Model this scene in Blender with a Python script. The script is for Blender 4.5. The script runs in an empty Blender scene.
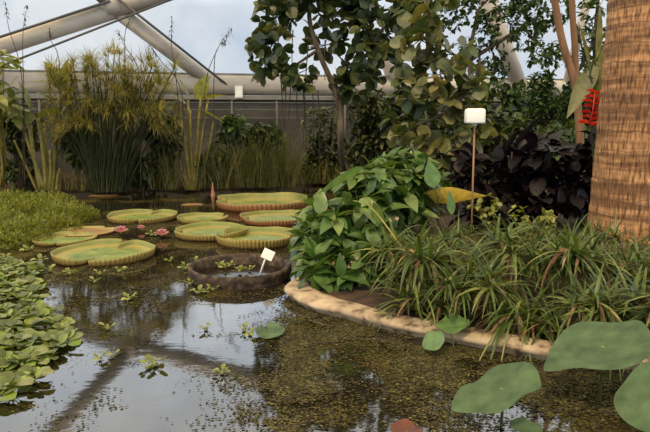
import bpy, math, random
from mathutils import Vector, noise
R = random.Random(7)
PI = math.pi
V = Vector
C = bpy.context.scene.collection
sc = bpy.context.scene
sc.view_settings.view_transform = 'Standard'
sc.view_settings.look = 'None'
sc.view_settings.gamma = 1
sc.view_settings.use_curve_mapping = False
sc.view_settings.exposure = -0.06
Z = V((0, 0, 1))
# ------------------------------------------------------------ camera
F = 620.0; H = 1.6; PITCH = math.atan(101 / F)
cam_d = bpy.data.cameras.new('camera'); cam = bpy.data.objects.new('camera', cam_d); C.objects.link(cam)
cam_d.sensor_width = 36; cam_d.lens = F / 650 * 36; cam_d.clip_end = 400
cam.location = (0, 0, H); cam.rotation_euler = (PI / 2 - PITCH, 0, 0)
sc.camera = cam
FW = V((0, math.cos(PITCH), -math.sin(PITCH))); UP = V((0, math.sin(PITCH), math.cos(PITCH))); CP = V((0, 0, H))
def ray(px, py): return FW + V((1, 0, 0)) * ((px - 325) / F) + UP * ((216 - py) / F)
def W(px, py, Y):                      # point at distance Y in the room
    r = ray(px, py); return CP + r * (Y / r.y)
def G(px, py, z=0.0):                  # point on a level z
    r = ray(px, py); return CP + r * ((z - H) / r.z)
# ------------------------------------------------------------ mesh builder
class MB:
    def __init__(s): s.v = []; s.f = []; s.m = []; s.uv = None
    def add(s, vs, fs, m=0):
        b = len(s.v); s.v += [tuple(x) for x in vs]; s.f += [tuple(i + b for i in f) for f in fs]; s.m += [m] * len(fs)
    def build(s, name, mats, parent=None, origin=None, smooth=True):
        if not isinstance(mats, (list, tuple)): mats = [mats]
        o0 = V(origin) if origin is not None else (parent_loc(parent) if parent else V((0, 0, 0)))
        me = bpy.data.meshes.new(name)
        me.from_pydata([(x - o0.x, y - o0.y, z - o0.z) for x, y, z in s.v], [], s.f)
        for m in mats: me.materials.append(m)
        if len(mats) > 1: me.polygons.foreach_set('material_index', s.m)
        if smooth: me.polygons.foreach_set('use_smooth', [True] * len(s.f))
        if s.uv:
            l = me.uv_layers.new(name='UVMap'); k = 0
            for p in me.polygons:
                for li in p.loop_indices: l.data[li].uv = s.uv[me.loops[li].vertex_index]
        me.update()
        o = bpy.data.objects.new(name, me); C.objects.link(o)
        if parent: o.parent = parent
        elif origin is not None: o.location = o0
        return o
def parent_loc(p):
    l = V((0, 0, 0))
    while p: l += p.location; p = p.parent
    return l
def tag(o, label=None, cat=None, group=None, kind=None):
    if label: o['label'] = label
    if cat: o['category'] = cat
    if group: o['group'] = group
    if kind: o['kind'] = kind
    return o
def thing(name, label, cat, loc=(0, 0, 0), group=None):
    o = bpy.data.objects.new(name, None); C.objects.link(o); o.location = loc; o.empty_display_size = .1
    return tag(o, label, cat, group)
def copy_tree(o, parent=None):
    c = o.copy(); C.objects.link(c)
    if parent: c.parent = parent
    for ch in list(o.children): copy_tree(ch, c)
    return c
def rnd(a, b): return R.uniform(a, b)
def rdir(): 
    z = rnd(-1, 1); a = rnd(0, 2 * PI); s = math.sqrt(1 - z * z); return V((s * math.cos(a), s * math.sin(a), z))
PROF = {
 'ell': lambda t: math.sin(PI * min(1, t)) ** .75 if 0 < t < 1 else .03,
 'round': lambda t: max(.04, math.sqrt(max(0, 1 - (2 * t - 1) ** 2))),
 'blade': lambda t: min(1, .45 + t * 3) * (1 - t) ** .6 + .02,
 'lance': lambda t: math.sin(PI * t ** .75) + .04,
 'obov': lambda t: max(.05, math.sin(PI * t ** 1.7)) ** .8,
 'heart': lambda t: max(.03, math.sqrt(max(0, 1 - (1.6 * t - .6) ** 2)) * (1 if t > .1 else .75)),
}
def leaf(mb, p, d, L, w, prof='ell', droop=.6, fold=.2, n=5, roll=0., m=0, wave=0., stem=0.):
    d = V(d).normalized(); P = PROF[prof]
    s = d.cross(Z)
    if s.length < .05: s = V((math.cos(rnd(0, 6.28)), math.sin(rnd(0, 6.28)), 0))
    s.normalize()
    if roll:
        nn = s.cross(d); s = s * math.cos(roll) + nn * math.sin(roll)
    pos = V(p); vs = []; fs = []
    if stem:
        q = pos + d * stem; e = s * .004
        mb.add([pos - e, pos + e, q + e, q - e], [(0, 1, 2, 3)], m); pos = q
    for i in range(n + 1):
        t = i / n
        dd = (d - Z * (droop * t)).normalized()
        if i: pos = pos + dd * (L / n)
        nn = s.cross(dd); ww = w * P(t); up = nn * (fold * ww)
        k = nn * (wave * ww * math.sin(t * 9 + L * 50)) if wave else V((0, 0, 0))
        vs += [pos - s * ww + up + k, pos, pos + s * ww + up - k]
    for i in range(n):
        a = 3 * i; fs += [(a, a + 1, a + 4, a + 3), (a + 1, a + 2, a + 5, a + 4)]
    mb.add(vs, fs, m)
def tube(mb, pts, r0, r1=None, sides=6, m=0, cap=True):
    r1 = r0 if r1 is None else r1; n = len(pts); vs = []; fs = []
    pts = [V(p) for p in pts]; ref = None
    for i, p in enumerate(pts):
        t = (pts[min(i + 1, n - 1)] - pts[max(i - 1, 0)]).normalized()
        if ref is None: ref = t.cross(V((.31, .2, .93)) if abs(t.z) < .9 else V((1, 0, 0))).normalized()
        a = (ref - t * ref.dot(t)).normalized(); ref = a; b = t.cross(a)
        r = r0 + (r1 - r0) * i / (n - 1)
        for k in range(sides):
            q = 2 * PI * k / sides; vs.append(p + a * (r * math.cos(q)) + b * (r * math.sin(q)))
    for i in range(n - 1):
        for k in range(sides):
            k2 = (k + 1) % sides; fs.append((i * sides + k, i * sides + k2, (i + 1) * sides + k2, (i + 1) * sides + k))
    if cap: fs += [tuple(range(sides))[::-1], tuple((n - 1) * sides + k for k in range(sides))]
    mb.add(vs, fs, m)
def spl(pts, n=6):                     # Catmull-Rom
    pts = [V(p) for p in pts]; out = []; q = [pts[0] * 2 - pts[1]] + pts + [pts[-1] * 2 - pts[-2]]
    for i in range(1, len(q) - 2):
        for k in range(n):
            t = k / n; a, b, c, d = q[i - 1:i + 3]
            out.append(.5 * ((2 * b) + (c - a) * t + (2 * a - 5 * b + 4 * c - d) * t * t + (3 * b - a - 3 * c + d) * t ** 3))
    return out + [pts[-1]]
def box(mb, c, sx, sy, sz, m=0):
    x, y, z = c; vs = [(x + a * sx / 2, y + b * sy / 2, z + e * sz / 2) for a in (-1, 1) for b in (-1, 1) for e in (-1, 1)]
    mb.add(vs, [(0, 1, 3, 2), (4, 6, 7, 5), (0, 4, 5, 1), (2, 3, 7, 6), (0, 2, 6, 4), (1, 5, 7, 3)], m)
def lathe(mb, c, prof, n=48, m=0, wob=None):
    vs = []; fs = []; k = len(prof)
    for j in range(n):
        a = 2 * PI * j / n
        for (r, z) in prof:
            rr = r * (1 + (wob(a, z) if wob else 0)); vs.append((c[0] + rr * math.cos(a), c[1] + rr * math.sin(a), c[2] + z))
    for j in range(n):
        j2 = (j + 1) % n
        for i in range(k - 1): fs.append((j * k + i, j2 * k + i, j2 * k + i + 1, j * k + i + 1))
    mb.add(vs, fs, m)
# ------------------------------------------------------------ materials
def nt(name):
    m = bpy.data.materials.new(name); m.use_nodes = True; t = m.node_tree
    for n in list(t.nodes): t.nodes.remove(n)
    o = t.nodes.new('ShaderNodeOutputMaterial'); return m, t, o
def ramp(t, cols, src=None):
    r = t.nodes.new('ShaderNodeValToRGB'); e = r.color_ramp.elements
    n = len(cols)
    for i, c in enumerate(cols):
        if isinstance(c[0], (tuple, list)): c, pos = c
        else: pos = i / max(1, n - 1)
        if i < 2: el = e[i]; el.position = pos
        else: el = e.new(pos)
        el.color = (*c, 1)
    if src: t.links.new(src, r.inputs[0])
    return r
def noise_n(t, scale, detail=4, coord='Object', rough=.55, vec=None, sxyz=None):
    n = t.nodes.new('ShaderNodeTexNoise'); n.inputs['Scale'].default_value = scale; n.inputs['Detail'].default_value = detail; n.inputs['Roughness'].default_value = rough
    if vec is None:
        tc = t.nodes.new('ShaderNodeTexCoord'); vec = tc.outputs[coord]
    if sxyz:
        mp = t.nodes.new('ShaderNodeMapping'); mp.inputs['Scale'].default_value = sxyz; t.links.new(vec, mp.inputs[0]); vec = mp.outputs[0]
    t.links.new(vec, n.inputs['Vector']); return n
def mixc(t, f, a, b, mode='MIX'):
    x = t.nodes.new('ShaderNodeMix'); x.data_type = 'RGBA'; x.blend_type = mode
    for s, v in ((0, f), (6, a), (7, b)):
        if hasattr(v, 'links') or hasattr(v, 'is_linked'): t.links.new(v, x.inputs[s])
        else: x.inputs[s].default_value = v if s == 0 else (*v, 1)
    return x.outputs[2]
def bump(t, h, strength, dist, bs):
    b = t.nodes.new('ShaderNodeBump'); b.inputs['Strength'].default_value = strength; b.inputs['Distance'].default_value = dist
    t.links.new(h, b.inputs['Height']); t.links.new(b.outputs[0], bs.inputs['Normal']); return b
def leafmat(name, cols, rough=.42, tr=.25, spec=.5, nscale=9.):
    m, t, o = nt(name)
    g = t.nodes.new('ShaderNodeNewGeometry'); r = ramp(t, cols, g.outputs['Random Per Island'])
    n = noise_n(t, nscale, 3); nr = ramp(t, [(.55, .55, .5), (1.25, 1.22, 1.1)], n.outputs[0])
    nr.color_ramp.elements[0].position = .3; nr.color_ramp.elements[1].position = .7
    col = mixc(t, 1., r.outputs[0], nr.outputs[0], 'MULTIPLY')
    b = t.nodes.new('ShaderNodeBsdfPrincipled'); b.inputs['Roughness'].default_value = rough; b.inputs['Specular IOR Level'].default_value = spec
    t.links.new(col, b.inputs['Base Color'])
    tl = t.nodes.new('ShaderNodeBsdfTranslucent'); c2 = mixc(t, 1., col, (1.6, 1.5, .6), 'MULTIPLY'); t.links.new(c2, tl.inputs[0])
    mx = t.nodes.new('ShaderNodeMixShader'); mx.inputs[0].default_value = tr
    t.links.new(b.outputs[0], mx.inputs[1]); t.links.new(tl.outputs[0], mx.inputs[2]); t.links.new(mx.outputs[0], o.inputs[0])
    return m
def surf(name, cols, scale=5, rough=.7, bmp=.3, bd=.01, sxyz=None, detail=6, metal=0., spec=.4):
    m, t, o = nt(name); n = noise_n(t, scale, detail, sxyz=sxyz)
    r = ramp(t, cols, n.outputs[0])
    if not isinstance(cols[0][0], (tuple, list)):
        r.color_ramp.elements[0].position = .32; r.color_ramp.elements[-1].position = .68
    b = t.nodes.new('ShaderNodeBsdfPrincipled'); b.inputs['Roughness'].default_value = rough; b.inputs['Metallic'].default_value = metal
    b.inputs['Specular IOR Level'].default_value = spec
    t.links.new(r.outputs[0], b.inputs['Base Color']); t.links.new(b.outputs[0], o.inputs[0])
    if bmp: bump(t, n.outputs[0], bmp, bd, b)
    return m
M = {}
M['steel'] = surf('painted_steel', [(.38, .33, .26), (.52, .46, .38)], 1.3, .5, .05, sxyz=(1, 1, 3))
M['steel_dark'] = surf('grey_steel', [(.05, .048, .045), (.10, .095, .085)], 3, .5, .05)
M['bright'] = surf('pale_box_paint', [(.62, .63, .62), (.75, .76, .75)], 3, .5, 0)
M['concrete'] = surf('concrete', [(.045, .04, .034), (.095, .085, .072)], 1.2, .9, .3, .01, detail=8)
M['ledge'] = surf('ledge', [(.16, .145, .125), (.24, .22, .19)], 3, .8, .1)
M['soil'] = surf('soil', [(.018, .011, .007), (.07, .04, .022)], 9, .95, .8, .03, detail=8)
M['stone'] = surf('kerb_stone', [((.09, .06, .035), .36), ((.31, .23, .145), .46), ((.47, .37, .25), .68)], 6.5, .85, .5, .012, detail=9)
M['tub'] = surf('tub_rim', [((.015, .01, .006), .36), ((.05, .032, .02), .5), ((.13, .09, .055), .7)], 14, .85, .7, .012, detail=8)
M['white'] = surf('white_plastic', [(.78, .76, .68), (.86, .84, .78)], 4, .45, 0)
M['stake'] = surf('stake_wood', [(.22, .12, .06), (.34, .2, .1)], 12, .7, .2, sxyz=(1, 1, .1))
M['bark'] = surf('bark', [(.05, .035, .022), (.13, .095, .06)], 10, .9, .7, .02, sxyz=(1, 1, .3))
M['bark_tan'] = surf('tan_bark', [(.13, .065, .032), (.26, .14, .07)], 8, .8, .4, .01, sxyz=(1, 1, .3))
M['root'] = surf('aerial_root', [(.035, .022, .014), (.075, .05, .03)], 12, .9, .2)
# foliage
M['seagrape'] = leafmat('sea_grape_leaf', [(.02, .036, .014), (.04, .065, .024), (.075, .10, .05), (.12, .13, .04), (.03, .05, .018)], .35, .28)
M['seagrape2'] = leafmat('yellowing_round_leaf', [(.03, .055, .016), (.07, .10, .03), (.13, .15, .06), (.24, .21, .08), (.04, .075, .02)], .45, .3)
M['fine'] = leafmat('small_tree_leaf', [(.02, .045, .012), (.045, .085, .02), (.075, .12, .03)], .45, .3)
M['dark'] = leafmat('purple_black_leaf', [(.006, .004, .005), (.014, .008, .011), (.009, .008, .009)], .45, .03, .18)
M['bush'] = leafmat('broad_green_leaf', [(.03, .075, .014), (.065, .135, .028), (.10, .18, .045), (.18, .24, .07)], .36, .25, .6)
M['bigleaf'] = leafmat('large_leaf', [(.12, .22, .075), (.16, .27, .10)], .4, .25)
M['spider'] = leafmat('strap_leaf', [(.03, .055, .010), (.06, .10, .018), (.11, .16, .034), (.26, .27, .08)], .42, .3)
M['dry'] = leafmat('dry_leaf', [(.10, .05, .025), (.25, .15, .07), (.40, .28, .14)], .7, .2)
M['papyrus'] = leafmat('papyrus_ray', [(.12, .14, .03), (.30, .26, .06), (.46, .38, .12), (.06, .09, .02), (.18, .2, .05)], .6, .35)
M['pstem'] = leafmat('papyrus_stem', [(.03, .045, .012), (.06, .07, .02)], .5, .1)
M['stalk'] = leafmat('yellow_stalk', [(.24, .20, .04), (.36, .30, .07), (.18, .18, .035)], .5, .2)
M['canna'] = leafmat('canna_leaf', [(.10, .14, .03), (.20, .23, .07), (.34, .33, .12)], .4, .35)
M['reed'] = leafmat('reed_blade', [(.05, .07, .014), (.11, .12, .024), (.24, .20, .05), (.08, .10, .02)], .55, .3)
M['fern'] = leafmat('mat_leaf', [(.09, .12, .015), (.17, .20, .025), (.27, .29, .05)], .6, .35)
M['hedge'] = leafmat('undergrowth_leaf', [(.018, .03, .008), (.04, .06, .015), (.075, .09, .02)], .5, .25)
M['lettuce'] = leafmat('floating_leaf', [(.09, .16, .025), (.17, .25, .045), (.27, .33, .08), (.24, .25, .075), (.08, .12, .03), (.12, .15, .04)], .45, .25)
M['lettuce_small'] = leafmat('floating_small', [(.16, .21, .045), (.30, .33, .09)], .5, .3)
M['yellowleaf'] = leafmat('yellow_leaf', [(.62, .42, .06), (.7, .5, .10)], .5, .3)
M['redleaf'] = leafmat('dark_red_leaf', [(.09, .02, .012), (.14, .04, .02)], .4, .1)
M['lotus'] = leafmat('lotus_leaf', [(.065, .115, .055), (.09, .145, .07)], .6, .18, .25)
M['petal'] = leafmat('pink_petal', [(.60, .26, .42), (.75, .45, .56), (.48, .16, .32)], .5, .35)
M['redflower'] = leafmat('red_bract', [(.55, .02, .015), (.75, .05, .03)], .35, .3)
M['whiteflower'] = leafmat('white_petal', [(.7, .6, .55), (.75, .45, .45)], .5, .3)
M['yellow'] = leafmat('lily_stamen', [(.5, .35, .04), (.6, .45, .08)], .5, .2)
M['variegated'] = leafmat('pale_variegated_leaf', [(.16, .20, .04), (.32, .33, .09), (.06, .10, .02)], .45, .3)
M['duck'] = leafmat('duckweed', [(.02, .018, .007), (.05, .045, .016), (.17, .15, .05), (.05, .028, .014), (.07, .075, .022), (.03, .024, .012), (.022, .02, .012)], .7, .1, .2)
def pad_mat(name='lily_pad_top', cols=((.07, .12, .02), (.13, .185, .035), (.24, .25, .065))):
    m, t, o = nt(name); tc = t.nodes.new('ShaderNodeTexCoord'); uv = tc.outputs['UV']
    sep = t.nodes.new('ShaderNodeSeparateXYZ'); t.links.new(uv, sep.inputs[0])
    n = noise_n(t, 5, 4, vec=tc.outputs['Object'])
    r = ramp(t, list(cols), n.outputs[0]); r.color_ramp.elements[0].position = .35; r.color_ramp.elements[2].position = .68
    er = ramp(t, [((0, 0, 0), .60), ((1, 1, 1), 1.)], sep.outputs['Y'])
    c = mixc(t, er.outputs[0], r.outputs[0], (.34, .25, .08))
    w = t.nodes.new('ShaderNodeMath'); w.operation = 'SINE'; mu = t.nodes.new('ShaderNodeMath'); mu.operation = 'MULTIPLY'; mu.inputs[1].default_value = 2 * PI * 22
    t.links.new(sep.outputs['X'], mu.inputs[0]); t.links.new(mu.outputs[0], w.inputs[0])
    vr = ramp(t, [((0, 0, 0), .85), ((.6, .6, .6), 1.)], w.outputs[0])
    c = mixc(t, vr.outputs[0], c, (.25, .29, .09))
    vo = t.nodes.new('ShaderNodeTexVoronoi'); vo.feature = 'DISTANCE_TO_EDGE'; vo.inputs['Scale'].default_value = 16; t.links.new(tc.outputs['Object'], vo.inputs[0])
    b = t.nodes.new('ShaderNodeBsdfPrincipled'); b.inputs['Roughness'].default_value = .5; t.links.new(c, b.inputs['Base Color'])
    bump(t, vo.outputs[0], .5, .01, b); t.links.new(b.outputs[0], o.inputs[0]); return m
def rim_mat(name, top, bot):
    m, t, o = nt(name); tc = t.nodes.new('ShaderNodeTexCoord'); sep = t.nodes.new('ShaderNodeSeparateXYZ'); t.links.new(tc.outputs['UV'], sep.inputs[0])
    mu = t.nodes.new('ShaderNodeMath'); mu.operation = 'MULTIPLY'; mu.inputs[1].default_value = 2 * PI * 70
    w = t.nodes.new('ShaderNodeMath'); w.operation = 'SINE'; t.links.new(sep.outputs['X'], mu.inputs[0]); t.links.new(mu.outputs[0], w.inputs[0])
    g = ramp(t, [(bot, 0), (top, .75), (top, 1)], sep.outputs['Y'])
    n = noise_n(t, 9, 4, vec=tc.outputs['Object']); nr = ramp(t, [(.7, .65, .6), (1.2, 1.15, 1.)], n.outputs[0])
    c = mixc(t, 1., g.outputs[0], nr.outputs[0], 'MULTIPLY')
    wr = ramp(t, [((0, 0, 0), .2), ((.5, .5, .5), .9)], w.outputs[0])
    c = mixc(t, wr.outputs[0], c, tuple(x * .35 + y * .35 for x, y in zip(bot, (.12, .05, .02))))
    b = t.nodes.new('ShaderNodeBsdfPrincipled'); b.inputs['Roughness'].default_value = .55; t.links.new(c, b.inputs['Base Color'])
    bump(t, w.outputs[0], .6, .01, b)
    tl = t.nodes.new('ShaderNodeBsdfTranslucent'); t.links.new(c, tl.inputs[0]); mx = t.nodes.new('ShaderNodeMixShader'); mx.inputs[0].default_value = .25
    t.links.new(b.outputs[0], mx.inputs[1]); t.links.new(tl.outputs[0], mx.inputs[2]); t.links.new(mx.outputs[0], o.inputs[0]); return m
M['pad'] = pad_mat(); M['pad_red'] = pad_mat('reddish_pad_top', ((.13, .12, .03), (.24, .14, .06), (.32, .17, .08)))
M['rim_y'] = rim_mat('rim_yellow', (.45, .38, .10), (.36, .20, .07))
M['rim_r'] = rim_mat('rim_red', (.42, .24, .09), (.36, .09, .045))
M['rim_in'] = surf('rim_inside', [(.13, .17, .035), (.27, .24, .07)], 4, .55, .2)
def palm_mat():
    m, t, o = nt('palm_bark'); tc = t.nodes.new('ShaderNodeTexCoord'); uv = tc.outputs['UV']
    fib = noise_n(t, 1, 5, vec=uv, sxyz=(120, 6, 1), rough=.6)      # vertical fibres
    band = noise_n(t, 1, 3, vec=uv, sxyz=(2.5, 9, 1))
    c1 = ramp(t, [((.10, .045, .02), .36), ((.30, .16, .07), .47), ((.46, .275, .13), .62)], fib.outputs[0])
    c2 = ramp(t, [((.5, .42, .36), .40), ((1.2, 1.1, 1.0), .58)], band.outputs[0])
    c = mixc(t, 1., c1.outputs[0], c2.outputs[0], 'MULTIPLY')
    wv = t.nodes.new('ShaderNodeTexWave'); wv.wave_type = 'BANDS'; wv.bands_direction = 'Y'; wv.wave_profile = 'SAW'; wv.inputs['Scale'].default_value = 1.1
    wv.inputs['Distortion'].default_value = 3.5; wv.inputs['Detail'].default_value = 3; wv.inputs['Detail Scale'].default_value = 2
    mp = t.nodes.new('ShaderNodeMapping'); mp.inputs['Scale'].default_value = (2.4, 1.6, 1); t.links.new(uv, mp.inputs[0]); t.links.new(mp.outputs[0], wv.inputs[0])
    lr = ramp(t, [((1, 1, 1), 0), ((0, 0, 0), .09)], wv.outputs[0])
    c = mixc(t, lr.outputs[0], c, (.10, .045, .022))
    b = t.nodes.new('ShaderNodeBsdfPrincipled'); b.inputs['Roughness'].default_value = .85; t.links.new(c, b.inputs['Base Color'])
    bump(t, fib.outputs[0], .8, .02, b); t.links.new(b.outputs[0], o.inputs[0]); return m
M['palm'] = palm_mat()
def water_mat():
    m, t, o = nt('pond_water'); b = t.nodes.new('ShaderNodeBsdfPrincipled')
    b.inputs['Base Color'].default_value = (.012, .010, .006, 1); b.inputs['Roughness'].default_value = .04; b.inputs['IOR'].default_value = 1.95
    n = noise_n(t, 1, 4, sxyz=(5, 9, 5)); bump(t, n.outputs[0], .035, .02, b)
    # algae specks: dense to the right of a line, thin elsewhere
    tc = t.nodes.new('ShaderNodeTexCoord'); sp = t.nodes.new('ShaderNodeSeparateXYZ'); t.links.new(tc.outputs['Object'], sp.inputs[0])
    big = noise_n(t, 1.5, 3, vec=tc.outputs['Object']); fine = noise_n(t, 42, 4, vec=tc.outputs['Object'], rough=.7)
    mr = t.nodes.new('ShaderNodeMapRange'); mr.interpolation_type = 'SMOOTHSTEP'; mr.inputs[1].default_value = -.55; mr.inputs[2].default_value = -.05; mr.inputs[3].default_value = -.02; mr.inputs[4].default_value = .06
    t.links.new(sp.outputs['X'], mr.inputs[0])
    def ma(op, a, c):
        x = t.nodes.new('ShaderNodeMath'); x.operation = op
        for i, q in enumerate((a, c)):
            if hasattr(q, 'is_linked'): t.links.new(q, x.inputs[i])
            else: x.inputs[i].default_value = q
        return x.outputs[0]
    far_ = t.nodes.new('ShaderNodeMapRange'); far_.inputs[1].default_value = 4.6; far_.inputs[2].default_value = 6.0; far_.inputs[3].default_value = 0; far_.inputs[4].default_value = .04; t.links.new(sp.outputs['Y'], far_.inputs[0])
    v = ma('ADD', ma('ADD', fine.outputs[0], mr.outputs[0]), ma('MULTIPLY', ma('SUBTRACT', big.outputs[0], .5), .8)); v = ma('ADD', v, far_.outputs[0])
    rp_ = ramp(t, [((0, 0, 0), .60), ((1, 1, 1), .66)], v)
    cn = noise_n(t, 70, 2, vec=tc.outputs['Object']); cr = ramp(t, [((.025, .018, .008), .3), ((.07, .055, .02), .5), ((.13, .11, .035), .7)], cn.outputs[0])
    d = t.nodes.new('ShaderNodeBsdfDiffuse'); t.links.new(cr.outputs[0], d.inputs[0])
    mx = t.nodes.new('ShaderNodeMixShader'); t.links.new(rp_.outputs[0], mx.inputs[0]); t.links.new(b.outputs[0], mx.inputs[1]); t.links.new(d.outputs[0], mx.inputs[2])
    t.links.new(mx.outputs[0], o.inputs[0]); return m
M['water'] = water_mat()
M['tub_water'] = surf('tub_water', [(.008, .006, .004), (.02, .014, .009)], 8, .12, .1, .003)
def foil_mat():
    m, t, o = nt('roof_foil'); tr = t.nodes.new('ShaderNodeBsdfTransparent'); tr.inputs[0].default_value = (.96, .97, .98, 1)
    tl = t.nodes.new('ShaderNodeBsdfTranslucent'); tl.inputs[0].default_value = (.9, .92, .95, 1)
    g = t.nodes.new('ShaderNodeBsdfGlossy'); g.inputs['Roughness'].default_value = .15
    n = noise_n(t, 1.4, 5, sxyz=(1, 1, 1)); r = ramp(t, [((.02, .02, .02), .4), ((.22, .22, .22), .7)], n.outputs[0])
    a = t.nodes.new('ShaderNodeMixShader'); t.links.new(r.outputs[0], a.inputs[0]); t.links.new(tr.outputs[0], a.inputs[1]); t.links.new(tl.outputs[0], a.inputs[2])
    c = t.nodes.new('ShaderNodeMixShader'); c.inputs[0].default_value = .04; t.links.new(a.outputs[0], c.inputs[1]); t.links.new(g.outputs[0], c.inputs[2])
    t.links.new(c.outputs[0], o.inputs[0]); return m
M['foil'] = foil_mat()
# ------------------------------------------------------------ world and sun
w = bpy.data.worlds.new('sky'); sc.world = w; w.use_nodes = True; t = w.node_tree
bg = t.nodes['Background']; tc = t.nodes.new('ShaderNodeTexCoord')
n = noise_n(t, 2.6, 6, vec=tc.outputs['Generated'], rough=.6)
cl = ramp(t, [((.56, .68, .84), .36), ((.88, .93, .98), .58)], n.outputs[0])
sep = t.nodes.new('ShaderNodeSeparateXYZ'); t.links.new(tc.outputs['Generated'], sep.inputs[0])
# warm bright cloud overhead and behind the camera
wm = t.nodes.new('ShaderNodeMapRange'); wm.inputs[1].default_value = .35; wm.inputs[2].default_value = .8; t.links.new(sep.outputs['Z'], wm.inputs[0])
col = mixc(t, wm.outputs[0], cl.outputs[0], (1.0, .82, .54))
st = ramp(t, [((.31,) * 3, 0), ((.31,) * 3, .16), ((.85,) * 3, .28), ((.85,) * 3, .46), ((.50,) * 3, .66)], sep.outputs['Z'])
mu = t.nodes.new('ShaderNodeMath'); mu.operation = 'MULTIPLY'; mu.inputs[1].default_value = 3.0; t.links.new(st.outputs[0], mu.inputs[0]); t.links.new(mu.outputs[0], bg.inputs['Strength']); t.links.new(col, bg.inputs['Color'])
def sun(name, az, el, e, ang, col):
    l = bpy.data.lights.new(name, 'SUN'); l.energy = e; l.angle = math.radians(ang); l.color = col
    o = bpy.data.objects.new(name, l); C.objects.link(o)
    d = V((math.sin(az) * math.cos(el), math.cos(az) * math.cos(el), math.sin(el)))
    o.rotation_euler = d.to_track_quat('Z', 'Y').to_euler(); o.location = d * 30
sun('sun', math.radians(-150), math.radians(56), 2.6, 6, (1.0, .76, .46))
# ------------------------------------------------------------ setting
mb = MB(); mb.add([(-30, -4, -.0), (30, -4, 0), (30, 30, 0), (-30, 30, 0)], [(0, 1, 2, 3)])
tag(mb.build('pond_water', M['water'], smooth=False), kind='structure')
WA = W(-260, 115, 13.2).xy; WB = W(900, 115, 21.5).xy         # wall line in plan
WA = V((WA.x, WA.y, 0)); WB = V((WB.x, WB.y, 0)); WD = (WB - WA).normalized(); WN = V((WD.y, -WD.x, 0))
def onwall(px, z=0., off=0.):
    r = ray(px, 115); r = V((r.x, r.y, 0)); a = WA + WN * off
    den = r.x * WD.y - r.y * WD.x; k = (a.x * WD.y - a.y * WD.x) / den
    p = r * k; return V((p.x, p.y, z))
def slab(name, a, b, z0, z1, th, mat):
    nrm = V(((b - a).y, -(b - a).x, 0)).normalized() * th; mb = MB(); vs = []
    for p in (a, b):
        for z in (z0, z1): vs += [(p.x, p.y, z), (p.x - nrm.x, p.y - nrm.y, z)]
    mb.add(vs, [(0, 4, 6, 2), (1, 3, 7, 5), (2, 6, 7, 3), (0, 1, 5, 4), (0, 2, 3, 1), (4, 5, 7, 6)])
    return tag(mb.build(name, mat, smooth=False), kind='structure')
slab('wall_back', WA, WB, -.3, 1.98, .4, M['concrete'])
slab('trim_1', WA + WN * .08, WB + WN * .08, 1.98, 2.08, .55, M['ledge'])
# far bank soil
mb = MB(); N = 60; vs = []; fs = []
bank = [(-260, 188), (0, 188), (100, 192), (160, 190), (230, 189), (300, 186), (345, 183), (420, 180), (600, 180), (900, 180)]
def bank_y(px):
    for (a, ya), (b, yb) in zip(bank, bank[1:]):
        if a <= px <= b: return ya + (yb - ya) * (px - a) / (b - a)
    return 188
for i in range(N + 1):
    px = -260 + 1160 * i / N; a = G(px, bank_y(px) + 2 * math.sin(i * 1.7), 0); b = onwall(px, .0, .0)
    if (b - a).length < .3 or b.y < a.y: a = b - V((0, .4, 0))
    for k, zz in enumerate((-.15, .08, .16, .22)):
        q = a.lerp(b, (0, .06, .45, 1.)[k]); vs.append((q.x, q.y, zz + .03 * noise.noise(q * 2)))
for i in range(N):
    for k in range(3): a = i * 4 + k; fs.append((a, a + 4, a + 5, a + 1))
mb.add(vs, fs); tag(mb.build('far_bank_soil', M['soil']), kind='structure')
# handrail cables and posts in front of the wall
for i, z in enumerate((1.90, 1.72, 1.52)):
    mb = MB(); tube(mb, [onwall(-150, z, .22), onwall(800, z, .22)], .016, sides=6)
    tag(mb.build('wall_rail', M['steel_dark']), kind='structure')
for px in (40, 135, 232, 277, 345, 420, 500, 580):
    mb = MB(); tube(mb, [onwall(px, .1, .25), onwall(px, 1.95, .25)], .03, sides=8)
    tag(mb.build('rail_post', M['steel_dark']), kind='structure')
# white round pipe along the wall top
mb = MB(); tube(mb, [onwall(-200, 2.34, -.2), onwall(850, 2.34, -.2)], .25, sides=20)
tag(mb.build('ring_beam_pipe', M['steel']), kind='structure')
mb = MB(); tube(mb, [onwall(-200, 2.61, -.2), onwall(850, 2.61, -.2)], .03, sides=8)
tag(mb.build('pipe_gutter', M['steel_dark']), kind='structure')
# dome facet plane
pn = (WN * math.cos(math.radians(-28)) + Z * math.sin(math.radians(-28))).normalized(); p0 = onwall(325, 2.4, -.2)
def S(px, py, off=0.):
    r = ray(px, py); q = p0 + pn * off; return CP + r * ((q - CP).dot(pn) / r.dot(pn))
def beam(name, a, b, r, mat, off=0.):
    mb = MB(); tube(mb, [S(*a, off), S(*b, off)], r, sides=20); return tag(mb.build(name, mat), kind='structure')
beam('dome_tube', (-170, 102), (113, 10), .205, M['steel'])
beam('dome_tube', (113, 10), (330, -62), .205, M['steel'])
beam('dome_tube', (113, 8), (233, 99), .17, M['steel'])
beam('dome_tube', (113, 4), (0, -100), .19, M['steel'])
beam('dome_tube', (484, -10), (532, 120), .22, M['steel'])
beam('dome_tube', (380, 40), (402, 110), .16, M['steel'])
beam('dome_tube', (590, -10), (560, 110), .12, M['steel'])
beam('dome_cable', (-60, 90), (185, -6), .025, M['steel_dark'], .45)
beam('dome_cable', (117, -2), (236, 92), .03, M['steel_dark'], .22)
beam('dome_cable', (-40, 50), (110, 1), .03, M['steel_dark'], .22)
mb = MB(); lathe(mb, S(113, 4), [(.001, -.27), (.17, -.22), (.26, -.08), (.26, .08), (.17, .22), (.001, .27)], 24)
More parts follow.
